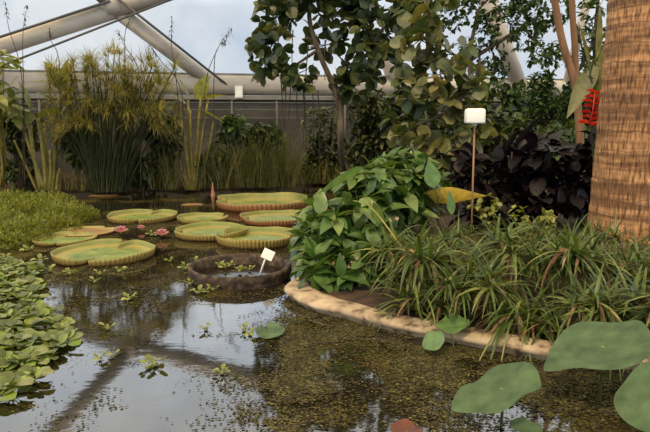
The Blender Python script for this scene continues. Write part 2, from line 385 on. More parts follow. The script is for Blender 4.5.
tag(mb.build('dome_node', M['steel']), kind='structure')
def pane(i, pts):
    mb = MB(); mb.add([S(*p) for p in pts], [tuple(range(len(pts)))])
    tag(mb.build('window_%d' % i, M['foil'], smooth=False), kind='structure')
pane(1, [(-170, 98), (113, 4), (233, 95)])
pane(2, [(113, 4), (330, -72), (500, 40), (530, 97), (233, 95)])
pane(3, [(-170, 98), (-170, -260), (330, -260), (330, -72), (113, 4)])
pane(4, [(330, -72), (330, -260), (900, -260), (900, 97), (530, 97), (500, 40)])
# ------------------------------------------------------------ raised bed + stone kerb
front = [(330, 262), (303, 272), (286, 283), (287, 291), (308, 302), (350, 313), (400, 324), (450, 333), (500, 343), (560, 352), (650, 361), (740, 368), (900, 376)]
back_ = [(352, 262), (330, 270), (313, 279), (316, 288), (333, 296), (365, 305), (405, 314), (450, 322), (500, 331), (560, 341), (650, 350), (740, 356), (900, 363)]
fp = spl([G(x, y, .085) for x, y in front], 8); bp = spl([G(x, y, .10) for x, y in back_], 8)
mb = MB(); vs = []; fs = []; n = len(fp)
for i, (a, b) in enumerate(zip(fp, bp)):
    d = (b - a); nz = .014 * noise.noise(a * 3); e = d.normalized() * (.02 * noise.noise(a * 6))
    a = a + e
    prof = [(a + d * .30).xy[:] + (-.1,), (a + d * .16).xy[:] + (.03,), (a - d * .0).xy[:] + (.055 + nz,), (a + d * .03).xy[:] + (.078 + nz,), (a + d * .18).xy[:] + (.092 + nz,), (a + d * .8).xy[:] + (.105 + nz,), (a + d * 1.0).xy[:] + (.095,), (a + d * 1.05).xy[:] + (-.05,)]
    vs += prof
k = len(prof)
for i in range(n - 1):
    for j in range(k - 1): fs.append((i * k + j, (i + 1) * k + j, (i + 1) * k + j + 1, i * k + j + 1))
mb.add(vs, fs); tag(mb.build('stone_kerb', M['stone']), kind='structure')
# bed soil: fan from kerb back edge to the far side of the island
mb = MB(); vs = []; fs = []; far = [W(352, 115, 7.4), W(380, 115, 8.6), W(440, 115, 9.3), W(520, 115, 9.6), W(620, 115, 9.8), W(900, 115, 9.6)]
fs_ = spl(far, 18)
m_ = len(bp)
for i, b in enumerate(bp):
    t_ = i / (m_ - 1); q = fs_[int(t_ * (len(fs_) - 1))]
    for k, u in enumerate((0, .15, .4, .75, .97, 1.)):
        p = b.lerp(V((q.x, q.y, 0)), u); z = (.07, .12, .16, .15, .1, -.1)[k]
        vs.append((p.x, p.y, z + .03 * noise.noise(p * 3)))
for i in range(m_ - 1):
    for k in range(5): a = i * 6 + k; fs.append((a, a + 6, a + 7, a + 1))
mb.add(vs, fs); tag(mb.build('bed_soil', M['soil']), kind='structure')
# ------------------------------------------------------------ giant lily pads
def lily_pad(x0, x1, yc, label, rim='rim_y', rh=.075, notch=-PI / 2, nd=.3, nw=.12, nb=PI, top='pad'):
    c = G((x0 + x1) / 2, yc, .02); r = (x1 - x0) / 2 * c.y / F * 1.0
    t = thing('giant_lily_pad', label, 'lily pad', (c.x, c.y, 0), 'giant lily pads')
    N = 192; rings = (.0, .2, .4, .6, .75, .88, .95)
    def rad(a):
        k = 0
        for q, dpt in ((notch, nd), (PI / 2 - .2 if nb < PI else notch + PI, nd * .8)):
            da = (a - q + PI) % (2 * PI) - PI; k += dpt * math.exp(-(abs(da) / nw) ** 1.2)
        return r * .93 * (1 - k) * (1 + .012 * math.sin(3 * a + x0))
    mb = MB(); vs = []; fs = []; mb.uv = []
    for j in range(N):
        a = 2 * PI * j / N
        for i, q in enumerate(rings):
            rr = rad(a) * q * 1.03; z = .018 + .006 * noise.noise(V((rr * math.cos(a) * 4, rr * math.sin(a) * 4, x0))) + (.012 if q > .9 else 0)
            vs.append((c.x + rr * math.cos(a), c.y + rr * math.sin(a), z)); mb.uv.append((j / N if j < N else 1, q))
    K = len(rings)
    for j in range(N):
        j2 = (j + 1) % N
        for i in range(K - 1): fs.append((j * K + i, j2 * K + i, j2 * K + i + 1, j * K + i + 1))
    mb.add(vs, fs); mb.build('leaf_blade', M[top], t)
    mb = MB(); vs = []; fs = []; mb.uv = []
    pr = [(.965, .02, .25), (1.0, .0, 0), (1.022, .3, .3), (1.038, .7, .7), (1.045, 1., 1.), (1.03, 1.02, 1.), (1.01, .6, .8), (.985, .12, .6), (.955, .12, .4)]
    for j in range(N + 1):
        a = 2 * PI * j / N
        for (q, h, v) in pr:
            rr = rad(a) * q; dn = abs((a - notch + PI) % (2 * PI) - PI); hh = rh * (1 + .10 * math.sin(3 * a + x0) + .04 * math.sin(7 * a)) * (1 - .6 * math.exp(-(dn / .16) ** 2))
            vs.append((c.x + rr * math.cos(a), c.y + rr * math.sin(a), .004 + h * hh)); mb.uv.append((j / N, v))
    K = len(pr)
    for j in range(N):
        for i in range(K - 1): mb.add([], [(j * K + i, (j + 1) * K + i, (j + 1) * K + i + 1, j * K + i + 1)], 0 if i < 4 else 1)
    mb.v = [tuple(v) for v in vs]; mb.build('upturned_rim', [M[rim], M['rim_in']], t)
    return t
lily_pad(53, 157, 254.5, 'nearest giant lily pad, deeply notched in front, open water below it', 'rim_y', .085, -PI / 2 - .15, .62, .09, 1.35)
lily_pad(33, 97, 239.5, 'small giant lily pad beside the leafy green mat, behind the nearest pad', 'rim_y', .05)
lily_pad(56, 116, 231.5, 'reddish flat-rimmed lily pad half hidden behind the small left pad', 'rim_r', .03, 1., top='pad_red')
lily_pad(107, 178, 218, 'notched lily pad like two lobes, behind the pink water lilies', 'rim_y', .085, -PI / 2 + .05, .6, .09, 1.5)
lily_pad(176, 229, 219.5, 'small pale lily pad behind the broad green pad in the middle', 'rim_y', .07, .5)
lily_pad(172, 250, 233, 'broad green lily pad with ribbed rim right of the pink flowers', 'rim_y', .085, .2)
lily_pad(214, 299, 240, 'lily pad with thick ribbed rim directly behind the round planting tub', 'rim_y', .11, 2.9)
lily_pad(238, 314, 219.5, 'yellow green lily pad with red underside touching the central bush', 'rim_r', .085, .3)
lily_pad(213, 313, 205, 'farthest large lily pad with reddish brown upright rim', 'rim_r', .14, .1)
# pair of floating brown leaves
for x0, x1, y, lab in ((88, 118, 196, 'brown flat leaf floating far left before the papyrus'), (180, 204, 205, 'dull brown leaf floating behind the two lobed lily pad'), (470, 482, 212, '')):
    if not lab: continue
    c = G((x0 + x1) / 2, y, .01); r = (x1 - x0) / 2 * c.y / F; mb = MB()
    leaf(mb, c - V((r, 0, 0)), (1, .15, 0), 2 * r, r * .7, 'round', 0, .05, 8)
    tag(mb.build('floating_leaf', M['dry'], origin=c), lab, 'leaf')
# ------------------------------------------------------------ sunken planting tub
c = G(240, 267, .1); r = 53 * c.y / F
tub = thing('planting_tub', 'round brown planting tub with thick mottled rim standing in the pond', 'tub', (c.x, c.y, 0))
mb = MB(); wob = lambda a, z: .012 * math.sin(3 * a) + .012 * noise.noise(V((math.cos(a) * 5, math.sin(a) * 5, z * 9)))
lathe(mb, (c.x, c.y, 0), [(r * .90, -.1), (r * .95, .0), (r * .985, .06), (r, .095), (r * .99, .118), (r * .965, .128), (r * .93, .122), (r * .90, .10), (r * .88, .04), (r * .87, -.1)], 80, wob=wob)
mb.build('rim', M['tub'], tub)
mb = MB(); lathe(mb, (c.x, c.y, 0), [(r * .885, .02), (.001, .02)], 64); mb.build('tub_water', M['tub_water'], tub)
TC = c.copy(); TR = r
# label plates in the tub
def plate(px, py, Y, w_, h_, rot, name, label, basez=.02, lean=.3):
    p = W(px, py, Y); t = thing(name, label, 'label', (p.x, p.y + .03, basez)); mb = MB()
    ux = V((math.cos(rot), 0, math.sin(rot))); uz = V((-math.sin(rot), lean, math.cos(rot))).normalized(); nn = ux.cross(uz).normalized()
    vs = []
    for e in (-.004, .004):
        for sx, sz in ((-.46, -.5), (.46, -.5), (.5, -.46), (.5, .46), (.46, .5), (-.46, .5), (-.5, .46), (-.5, -.46)):
            vs.append(p + ux * (sx * w_) + uz * (sz * h_) + nn * e)
    fs = [tuple(range(8)), tuple(range(15, 7, -1))] + [(i, i + 8, (i + 1) % 8 + 8, (i + 1) % 8) for i in range(8)]
    mb.add(vs, fs); mb.build('plate', M['white'], t, smooth=False)
    mb = MB(); tube(mb, [(p.x - .085, p.y - .02, basez), p + V((-.03, .0, -.05)), p + V((0, .01, 0))], .011); mb.build('stake', M['white'], t)
plate(268, 254.5, TC.y - .05, .115, .10, -.45, 'plant_label', 'tilted white plant label standing in the round tub', .03)
# ------------------------------------------------------------ box on a stake
p = W(475, 116, 6.6); base = V((p.x, p.y, .2)); t = thing('sensor_box', 'white plastic box on a thin brown stake behind the grassy bed', 'box', base)
mb = MB(); s = .10
pr = [(.0, .075), (.75, .078), (.93, .07), (1., .055), (1.0, -.06), (.97, -.075), (.0, -.08)]
vs = []; fs = []; n = 32
for (q, z) in pr:
    for j in range(n):
        a = 2 * PI * j / n; ca, sa = math.cos(a), math.sin(a)
        ex = .35; x = math.copysign(abs(ca) ** ex, ca); y = math.copysign(abs(sa) ** ex, sa)
        vs.append((p.x + x * s * q, p.y + y * s * .8 * q, p.z + z))
for i in range(len(pr) - 1):
    for j in range(n): fs.append((i * n + j, (i + 1) * n + j, (i + 1) * n + (j + 1) % n, i * n + (j + 1) % n))
mb.add(vs, fs); mb.build('housing', M['white'], t)
mb = MB(); tube(mb, [(p.x + .01, p.y, .15), (p.x, p.y, p.z - .07)], .010, sides=8); mb.build('stake', M['stake'], t)
mb = MB(); lathe(mb, (p.x, p.y, p.z - .105), [(.016, 0), (.03, .012), (.03, .035), (.016, .04)], 16); mb.build('collar', M['bright'], t)
# small pale box on the pipe
q = onwall(239, 0, .05); pp = W(239, 92, q.y); t = thing('junction_box', 'small pale junction box in front of the white pipe on the wall', 'box', pp)
mb = MB(); box(mb, pp, .19, .12, .3); mb.build('case', M['bright'], t, smooth=False)
mb = MB(); box(mb, pp + V((0, -.065, 0)), .15, .012, .25); mb.build('cover', M['white'], t, smooth=False)
# ------------------------------------------------------------ palm trunk
Yp = 6.7
def palm():
    cx = W(646, 115, Yp).x; base = V((cx, Yp, .12)); t = thing('palm_trunk', 'stout tan palm trunk with ringed fibrous bark at the right edge', 'tree', base)
    mb = MB(); mb.uv = []; N = 96; K = 260; vs = []; fs = []
    for i in range(K + 1):
        z = .05 + 4.6 * i / K; fl = .085 * math.exp(-((z) / .55)); r0 = .455 + .045 * max(0, 1 - z / 2.4) + fl * .3
        for j in range(N + 1):
            a = 2 * PI * j / N; zz = z + .03 * math.sin(2 * a + 1) + .02 * noise.noise(V((math.cos(a), math.sin(a), z)) * 2)
            ring = zz / .155; fr = ring - math.floor(ring)
            r = r0 + .009 * fr - .008 + .010 * noise.noise(V((math.cos(a) * 14, math.sin(a) * 14, z * 5)))
            vs.append((cx + r * math.cos(a), Yp + r * math.sin(a), z)); mb.uv.append((j / N, z))
    for i in range(K):
        for j in range(N): a = i * (N + 1) + j; fs.append((a, a + 1, a + N + 2, a + N + 1))
    mb.add(vs, fs); mb.build('trunk', M['palm'], t)
palm()
# ------------------------------------------------------------ generic plants
def shrub(name, label, cat, base, blobs, nw, per, L, wd, mat, prof='ell', droop=.7, fold=.2, stems=True, stem_mat='pstem', group=None, n=5, spread=.9, jit=.3, inner=.45, partname='foliage', upb=.25, sr=.008):
    """blobs: (centre, rx, ry, rz) ellipsoids; leaves sit in whorls"""
    base = V(base); t = thing(name, label, cat, base, group); fo = MB(); stm = MB(); rr_ = 1.3 if prof == 'round' else .5
    tot = sum(b[1] * b[3] for b in blobs)
    for (c, rx, ry, rz) in blobs:
        for _ in range(max(2, int(nw * rx * rz / tot))):
            d = rdir(); 
            if d.y > .3 and R.random() < .35: d.y = -d.y
            k = rnd(inner, 1.) ; p = V((c.x + d.x * rx * k, c.y + d.y * ry * k, max(base.z + .06, c.z + d.z * rz * k)))
            out = (d + Z * upb).normalized(); m_ = V((base.x + (c.x - base.x) * .5, base.y + (c.y - base.y) * .5, base.z + (p.z - base.z) * .5))
            if stems and R.random() < stems: tube(stm, spl([base + V((rnd(-.1, .1) * rx, rnd(-.1, .1) * ry, 0)), m_ + rdir() * .1 * rx, p], 3), sr * 1.4, sr * .6, 5)
            ax = out.cross(V((.3, .5, .81))).normalized(); bx = out.cross(ax); o_ = rnd(0, 6.28)
            for q in range(per):
                a = o_ + 2 * PI * q / per + rnd(-.3, .3)
                dd = out * rnd(.1, .7) + (ax * math.cos(a) + bx * math.sin(a)) * spread + rdir() * jit
                s_ = rnd(.65, 1.15)
                leaf(fo, p, dd, L * s_, wd * s_, prof, droop * rnd(.5, 1.3), fold, n, rnd(-rr_, rr_))
    fo.build(partname, M[mat], t)
    if stems and stm.v: stm.build('stems', M[stem_mat], t)
    return t
def blob(px, py, Y, rpx, rpy, ry=None):
    c = W(px, py, Y); k = Y / F; return (c, rpx * k, (ry if ry else rpx * k), rpy * k)
# central bush (three plants)
b1 = [blob(312, 270, 5.55, 20, 12, .2), blob(350, 276, 5.45, 26, 9, .15), blob(345, 232, 6.2, 48, 34, .5), blob(322, 258, 5.8, 30, 20, .3), blob(372, 205, 6.6, 38, 32, .5), blob(372, 262, 5.7, 34, 20, .3)]
shrub('broadleaf_bush', 'large leafy green bush spilling over the left end of the stone kerb', 'bush', W(350, 285, 6.2).xy[:] + (.12,), b1, 140, 7, .27, .062, 'bush', 'lance', .8, .25, stems=.5)
shrub('broadleaf_bush', 'taller green bush behind the spilling bush, left of the white box', 'bush', W(398, 262, 6.9).xy[:] + (.18,), [blob(400, 195, 7.0, 38, 30, .5), blob(412, 180, 7.2, 26, 20, .4), blob(395, 170, 7.4, 26, 16, .4)], 80, 7, .25, .058, 'bush', 'lance', .7, .25, stems=.5)
# small pale flowers in the bush
for i, (x, y) in enumerate(((333, 263), (343, 257), (349, 266), (357, 258), (366, 260), (392, 254), (397, 218), (352, 262), (390, 220), (402, 259), (320, 268))):
    c = W(x, y, 5.42); mb = MB(); lathe(mb, c, [(.001, -.004), (.005, 0), (.001, .004)], 6)
    for k in range(5):
        a = k * 1.257 + i; leaf(mb, c, (math.cos(a), -.5, math.sin(a)), .022, .010, 'round', .1, .1, 3)
    tag(mb.build('small_flower', M['whiteflower'], origin=c), 'tiny pale pink flower on the lower face of the central bush', 'flower', 'tiny pale flowers in the central bush')
def single_leaf(name, label, pts, wd, mat, base, prof='ell', roll=0., cat='plant', sm='pstem', fold=.15):
    """a leaf along pts on a petiole from base"""
    t = thing(name, label, cat, base); a, b = V(pts[0]), V(pts[-1]); mb = MB()
    leaf(mb, a, b - a, (b - a).length, wd, prof, .12, fold, 10, roll, wave=.06); mb.build('leaf_blade', M[mat], t)
    mb = MB(); tube(mb, spl([base, V(base).lerp(a, .6) + V((.03, 0, .08)), a], 5), .009, .006, 6); mb.build('stalk', M[sm], t); return t
single_leaf('large_leaf_plant', 'one long pale green leaf lying over the top of the central bush', [W(364, 168, 6.3), W(317, 190, 5.9)], .085, 'bigleaf', W(362, 262, 6.4).xy[:] + (.18,), 'lance', -.9)
single_leaf('large_leaf_plant', 'upright pointed light green leaf right of the bush', [W(434, 188, 6.5), W(429, 160, 6.5)], .09, 'bigleaf', W(437, 255, 6.6).xy[:] + (.18,), 'lance', 1.3)
single_leaf('large_leaf_plant', 'narrow green leaf beside the yellow rimmed pad', [W(452, 215, 6.6), W(449, 190, 6.6)], .05, 'bigleaf', W(450, 250, 6.6).xy[:] + (.18,), 'lance', 1.2)
mb = MB(); pts = spl([W(366, 202, 5.6), W(385, 224, 5.3), W(410, 262, 5.05), W(432, 308, 4.9)], 8)
tube(mb, pts, .006, .010, 6); tag(mb.build('bent_stalk', M['stalk'], origin=pts[-1]), 'long thin yellow stalk leaning from the kerb up into the bush', 'stalk')
t = thing('yellowed_leaf', 'torn yellow leaf with a reddish edge lying between the bush and the box stake', 'leaf', W(446, 250, 7.1).xy[:] + (.15,)); mb = MB()
A, B = W(418, 197, 6.9), W(486, 196, 6.9); leaf(mb, A, B - A, (B - A).length, .10, 'lance', .0, .25, 12, 1.15, wave=.12); mb.build('leaf_blade', M['yellowleaf'], t); mb = MB()
A, B = W(432, 189, 7.2), W(478, 193, 7.1); leaf(mb, A, B - A, (B - A).length, .035, 'lance', .0, .25, 8, 1.0); mb.build('curled_edge', M['redleaf'], t); mb = MB()
tube(mb, spl([W(446, 250, 7.1).xy[:] + (.13,), W(440, 225, 7.1), W(424, 196, 7.1)], 4), .012, .008, 6); mb.build('stalk', M['pstem'], t)
# dark plant
bd = [blob(545, 185, 8.0, 48, 42, .5), blob(495, 185, 8.2, 36, 36, .5), blob(525, 215, 7.6, 60, 20, .4), blob(586, 175, 8.1, 22, 44, .4), blob(545, 158, 8.2, 40, 16, .4)]
shrub('dark_leaved_shrub', 'broad shrub with large purple black glossy leaves before the palm', 'bush', W(535, 225, 8.2).xy[:] + (.18,), bd, 150, 4, .30, .085, 'dark', 'ell', .6, .25, stems=.3, stem_mat='root', jit=.5)
shrub('dark_leaved_shrub', 'smaller purple leaved shrub directly behind the white box stake', 'bush', W(465, 225, 8.4).xy[:] + (.15,), [blob(470, 165, 8.5, 18, 22, .3)], 12, 4, .26, .085, 'dark', 'ell', .6, .25, stems=.4, stem_mat='root', jit=.5)
t = thing('upright_dark_leaf', 'dark folded spiky leaf pointing up right above the dark shrub', 'plant', W(510, 200, 8.2).xy[:] + (.18,)); mb = MB()
for a, b, w_ in (((512, 150), (545, 112), .05), ((505, 152), (520, 128), .05), ((518, 155), (536, 140), .05)): leaf(mb, W(*a, 7.8), W(*b, 7.8) - W(*a, 7.8), (W(*b, 7.8) - W(*a, 7.8)).length, w_, 'lance', .0, .4, 6, 1.)
mb.build('leaf_blade', M['dark'], t); mb = MB(); tube(mb, [W(510, 200, 8.2).xy[:] + (.18,), W(512, 152, 7.8)], .012, .008); mb.build('stalk', M['root'], t)
# variegated small plant
shrub('pale_leaved_plant', 'low plant with pale yellow green leaves at the foot of the dark shrub', 'plant', W(535, 235, 7.1).xy[:] + (.2,), [blob(532, 218, 6.9, 32, 15, .25)], 22, 5, .085, .026, 'variegated', 'ell', .5, .2, stems=.6, sr=.004)
shrub('pale_leaved_plant', 'pale leaved seedling between the box stake and the dark shrub', 'plant', W(486, 240, 7.).xy[:] + (.2,), [blob(486, 208, 7., 16, 18, .2)], 13, 5, .09, .028, 'variegated', 'ell', .5, .2, stems=.6, sr=.004)
# ------------------------------------------------------------ strap-leaved plants in the bed
def strap(kind):
    t = thing('strap_leaved_plant', 'x', 'plant'); mb = MB(); dr = MB(); st = MB()
    nb, L, w_, st_h = ((30, .36, .013, .0), (30, .32, .012, .12), (26, .42, .011, .05), (28, .28, .014, .20), (36, .27, .008, .18))[kind]
    heads = [(V((0, 0, st_h)), nb)]
    if kind >= 3: heads += [(V((rnd(-.12, .12), rnd(-.1, .1), st_h * rnd(.5, 1.3))), nb // 2) for _ in range(2)]
    for hp, m_ in heads:
        if hp.z > .02: tube(st, [V((0, 0, -.02)), hp * .5 + V((.01, 0, 0)), hp], .006, .004, 5)
        for i in range(m_):
            a = rnd(0, 2 * PI); e = rnd(.15, 1.25)
            leaf(mb, hp, (math.cos(a) * math.cos(e), math.sin(a) * math.cos(e), math.sin(e)), L * rnd(.65, 1.2), w_ * rnd(.7, 1.2), 'blade', rnd(.6, 1.9), .25, 6, rnd(-.4, .4))
        for i in range(m_ // 3):
            a = rnd(0, 2 * PI); e = rnd(-.2, .5)
            leaf(dr, hp + V((0, 0, .02)), (math.cos(a) * math.cos(e), math.sin(a) * math.cos(e), math.sin(e)), L * rnd(.5, .9), w_ * rnd(.7, 1.2), 'blade', rnd(1.2, 3), .4, 5, rnd(-.8, .8))
    mb.build('leaves', M['spider'], t); dr.build('dry_leaves', M['dry'], t)
    if st.v: st.build('stem', M['stalk'], t)
    return t
protos = [strap(k) for k in range(5)]; used = set()
def inter(tab, px):
    for (a, ya), (b, yb) in zip(tab, tab[1:]):
        if a <= px <= b: return ya + (yb - ya) * (px - a) / (b - a)
    return tab[-1][1]
rows = [(0.02, 'arching strap-leaved plant in the front row along the stone kerb', 'strap-leaved plants along the kerb', (0, 2, 3)),
        (.10, 'arching strap-leaved plant in the front row along the stone kerb', 'strap-leaved plants along the kerb', (0, 1, 3)),
        (.24, 'tufted strap-leaved plant in the middle of the grassy bed', 'strap-leaved plants in mid bed', (1, 3, 4)),
        (.40, 'tufted strap-leaved plant in the middle of the grassy bed', 'strap-leaved plants in mid bed', (1, 3, 4)),
        (.60, 'strap-leaved plant at the back of the bed before palm and dark shrub', 'strap-leaved plants at the back of the bed', (1, 3, 4, 2)),
        (.82, 'strap-leaved plant at the back of the bed before palm and dark shrub', 'strap-leaved plants at the back of the bed', (4, 3, 4))]
bk = [(x, y) for x, y in back_[4:]]
for ri, (u, lab, grp, kinds) in enumerate(rows):
    px = 404 + 6 * (ri % 2) - (0 if ri < 2 else 14)
    while px < 745:
        yb = inter(bk, px) - 5; a = G(px, yb, .14); b = W(px + (1 - u) * 0, 115, 7.0); b.z = .2
        p = a.lerp(b, u) + V((rnd(-.05, .05), rnd(-.06, .06), 0)); p.z = .11 + .08 * min(1, u * 4)
        kd = R.choice(kinds); o = protos[kd] if kd not in used else copy_tree(protos[kd]); used.add(kd)
        if not (p.x > W(600, 115, 6.7).x and p.y > 6.1):
            o.location = p; o.rotation_euler = (0, 0, rnd(0, 6.28)); s = rnd(.85, 1.25) * (1.12 if u < .3 else .85 if u < .7 else .7); o.scale = (s, s, s * rnd(.9, 1.15)); tag(o, lab, 'plant', grp)
        else: used.discard(kd) if o is protos[kd] else [bpy.data.objects.remove(x) for x in list(o.children) + [o]]
        px += rnd(14, 21) + 4 * (ri < 2)
for k, o in enumerate(protos):
    if o['label'] == 'x': [bpy.data.objects.remove(x) for x in list(o.children) + [o]]
# ------------------------------------------------------------ trees
def tree(name, label, base, trunks, blobs, nw, per, L, wd, mat, prof, tm='bark', group=None, **kw):
    t = shrub(name, label, 'tree', base, blobs, nw, per, L, wd, mat, prof, stems=False, group=group, partname='crown', **kw)
    mb = MB()
    for pts, r0, r1 in trunks: tube(mb, spl(pts, 6), r0, r1, 9)
    # twigs into the crown
    tips = [p for tr in trunks for p in spl(tr[0], 3)[2:]]
    for (c, rx, ry, rz) in blobs:
        q = min(tips, key=lambda v: (v - c).length)
        tube(mb, spl([q, q.lerp(c, .5) + rdir() * .1, c], 4), .022, .010, 6)
        for _ in range(4):
            d = rdir(); tube(mb, [c, c + V((d.x * rx, d.y * ry, d.z * rz)) * .8], .010, .004, 5)
    mb.build('trunk', M[tm], t); return t
Y = 10.5
blobsA = [blob(x, y, Y + dy, r, ry_, .5) for x, y, r, ry_, dy in ((275, 14, 32, 16, 0), (270, 48, 24, 22, -.2), (297, 74, 26, 15, -.3), (330, 15, 40, 20, .1), (375, 20, 38, 26, 0), (370, 60, 30, 26, -.1), (345, -20, 60, 22, 0), (285, -14, 30, 14, 0), (400, 0, 26, 22, .2), (325, 45, 18, 14, .2), (350, 85, 22, 12, .2), (262, 70, 12, 10, -.2))]
trA = [([G(347, 190, .1), W(341, 150, Y), W(338, 100, Y), W(318, 50, Y), W(309, 10, Y), W(320, -40, Y)], .06, .03),
       ([W(318, 50, Y), W(300, 62, Y - .1), W(285, 72, Y - .2)], .03, .012),
       ([W(338, 100, Y), W(352, 70, Y), W(375, 45, Y), W(390, 10, Y)], .05, .02)]
tree('sea_grape_tree', 'tree with rounded dark leaves and slim curved trunk before the wall', G(347, 190, .1), trA, blobsA, 300, 4, .205, .094, 'seagrape', 'round', droop=.5, jit=.6)
for i, (x, y0, y1) in enumerate(((281, 80, 150), (286, 85, 128), (291, 80, 160), (299, 75, 120), (303, 84, 150), (312, 80, 135), (325, 40, 80), (273, 30, 75), (308, 45, 150), (333, 80, 150), (293, 30, 70), (318, 90, 155), (280, 30, 60))):
    a = W(x, y0, Y - .2); b = W(x + rnd(-2, 2), y1, Y - .2); mb = MB()
    tube(mb, spl([a, a.lerp(b, .5) + V((rnd(-.04, .04), 0, 0)), b], 4), .010, .006, 5)
    tag(mb.build('hanging_root', M['root'], origin=a), 'thin brown aerial root hanging below the rounded-leaf tree', 'root', 'aerial roots under the rounded-leaf tree')
Y = 9.3
blobsB = [blob(x, y, Y + dy, r, ry_, .4) for x, y, r, ry_, dy in ((420, 40, 26, 22, 0), (440, 75, 26, 22, 0), (412, 95, 22, 24, .2), (450, 110, 26, 20, 0), (440, 145, 30, 16, -.1), (470, 130, 22, 18, 0), (475, 90, 14, 18, .1), (430, 10, 26, 16, .2), (405, 130, 20, 16, .2), (455, 55, 16, 14, 0))]
tree('yellowing_tree', 'tree with large yellowing round leaves behind the white box', G(440, 203, .1), [([G(440, 203, .1), W(455, 150, Y), W(452, 110, Y), W(430, 60, Y), W(425, 0, Y)], .05, .02), ([W(452, 110, Y), W(475, 80, Y), W(480, 60, Y)], .03, .015)], blobsB, 108, 4, .23, .105, 'seagrape2', 'round', droop=.5, jit=.6)
tC = [(( 450, 10), 46, 20, 13.5), ((510, 25), 46, 26, 13.5), ((480, 60), 30, 28, 13.8), ((545, 10), 34, 18, 13.6), ((545, 50), 22, 18, 13.2), ((500, -15), 80, 16, 13.5)]
tree('small_leaved_tree', 'tall fine-leaved tree against the roof behind the yellowing tree', G(478, 178, .15), [([G(478, 181, .15), W(475, 120, 13.6), W(470, 60, 13.5), W(478, 10, 13.5)], .09, .03), ([W(470, 60, 13.5), W(510, 35, 13.5), W(540, 15, 13.5)], .05, .02)], [blob(p[0], p[1], Y_, a, b, .5) for p, a, b, Y_ in tC], 560, 6, .14, .04, 'fine', 'ell', jit=.7, n=3)
tree('small_leaved_tree', 'narrow dark green tree standing left of the tan trunks', G(545, 182, .15), [([G(545, 182, .15), W(543, 120, 12.8), W(541, 80, 12.8)], .05, .02)], [blob(541, 85, 12.6, 14, 22, .3), blob(545, 115, 12.6, 22, 20, .3), blob(560, 140, 12., 26, 20, .3)], 190, 7, .13, .035, 'fine', 'ell', jit=.7, n=3)
tree('small_leaved_tree', 'fine-leaved branches showing right of the tan trunks by the palm', G(600, 185, .15), [([G(600, 182, .15), W(595, 60, 12.), W(598, 0, 12.)], .06, .03)], [blob(592, 20, 12., 20, 30, .4), blob(597, 75, 12., 20, 34, .4), blob(575, 60, 12.5, 12, 24, .4)], 100, 6, .14, .04, 'fine', 'ell', jit=.7, n=3)
# tan forked trunk
Y = 8.8; mb = MB(); base = V((*W(580, 200, Y).xy, .12)); t = thing('tan_forked_tree', 'slender tan trunk forking into two stems left of the palm', 'tree', base)
tube(mb, spl([base, W(580, 150, Y), W(578, 110, Y), W(574, 80, Y), W(562, 40, Y), W(553, -10, Y), W(548, -50, Y)], 6), .06, .045, 12); mb.build('trunk', M['bark_tan'], t)
mb = MB(); tube(mb, spl([W(577, 95, Y), W(575, 50, Y + .05), W(572, 0, Y), W(574, -50, Y)], 6), .045, .04, 12); mb.build('branch', M['bark_tan'], t)
# heliconia
Y = 7.4; base = V((*W(600, 225, Y).xy, .15)); t = thing('heliconia', 'tall plant with olive leaves and hanging red flower spike beside the palm', 'plant', base)
mb = MB(); tube(mb, spl([base, W(598, 150, Y), W(596, 80, Y), W(594, 60, Y), W(590, 72, Y - .05), W(594, 90, Y - .1)], 5), .018, .008, 8)
tube(mb, spl([base, W(592, 140, Y), W(584, 60, Y), W(578, 30, Y)], 5), .016, .008, 8); mb.build('stalk', M['pstem'], t)
mb = MB()
for a, b, w_, rl in (((598, 62), (566, 118), .10, .8), ((590, 70), (578, 20), .05, 1.2), ((596, 60), (600, 5), .07, 1.1), ((597, 95), (604, 45), .07, .6), ((585, 75), (600, 100), .07, 1.)):
    A, B = W(*a, Y), W(*b, Y - .1); leaf(mb, A, B - A, (B - A).length, w_, 'lance', .05, .3, 8, rl)
mb.build('leaves', M['seagrape2'], t)
mb = MB(); A = W(595, 92, Y - .3); B = W(589, 128, Y - .3)
tube(mb, [A, A.lerp(B, .5) + V((.01, 0, 0)), B], .008, .006, 6)
for i in range(14):
    p = A.lerp(B, i / 14); sd = 1 if i % 2 else -1
    leaf(mb, p, (sd * .95, -.3 + .2 * (i % 3), .05 + .1 * (i % 2)), .15 * rnd(.75, 1.15), .028, 'lance', rnd(-.3, .3), .9, 6, rnd(.2, 1.2) * sd)
mb.build('flower_spike', M['redflower'], t)
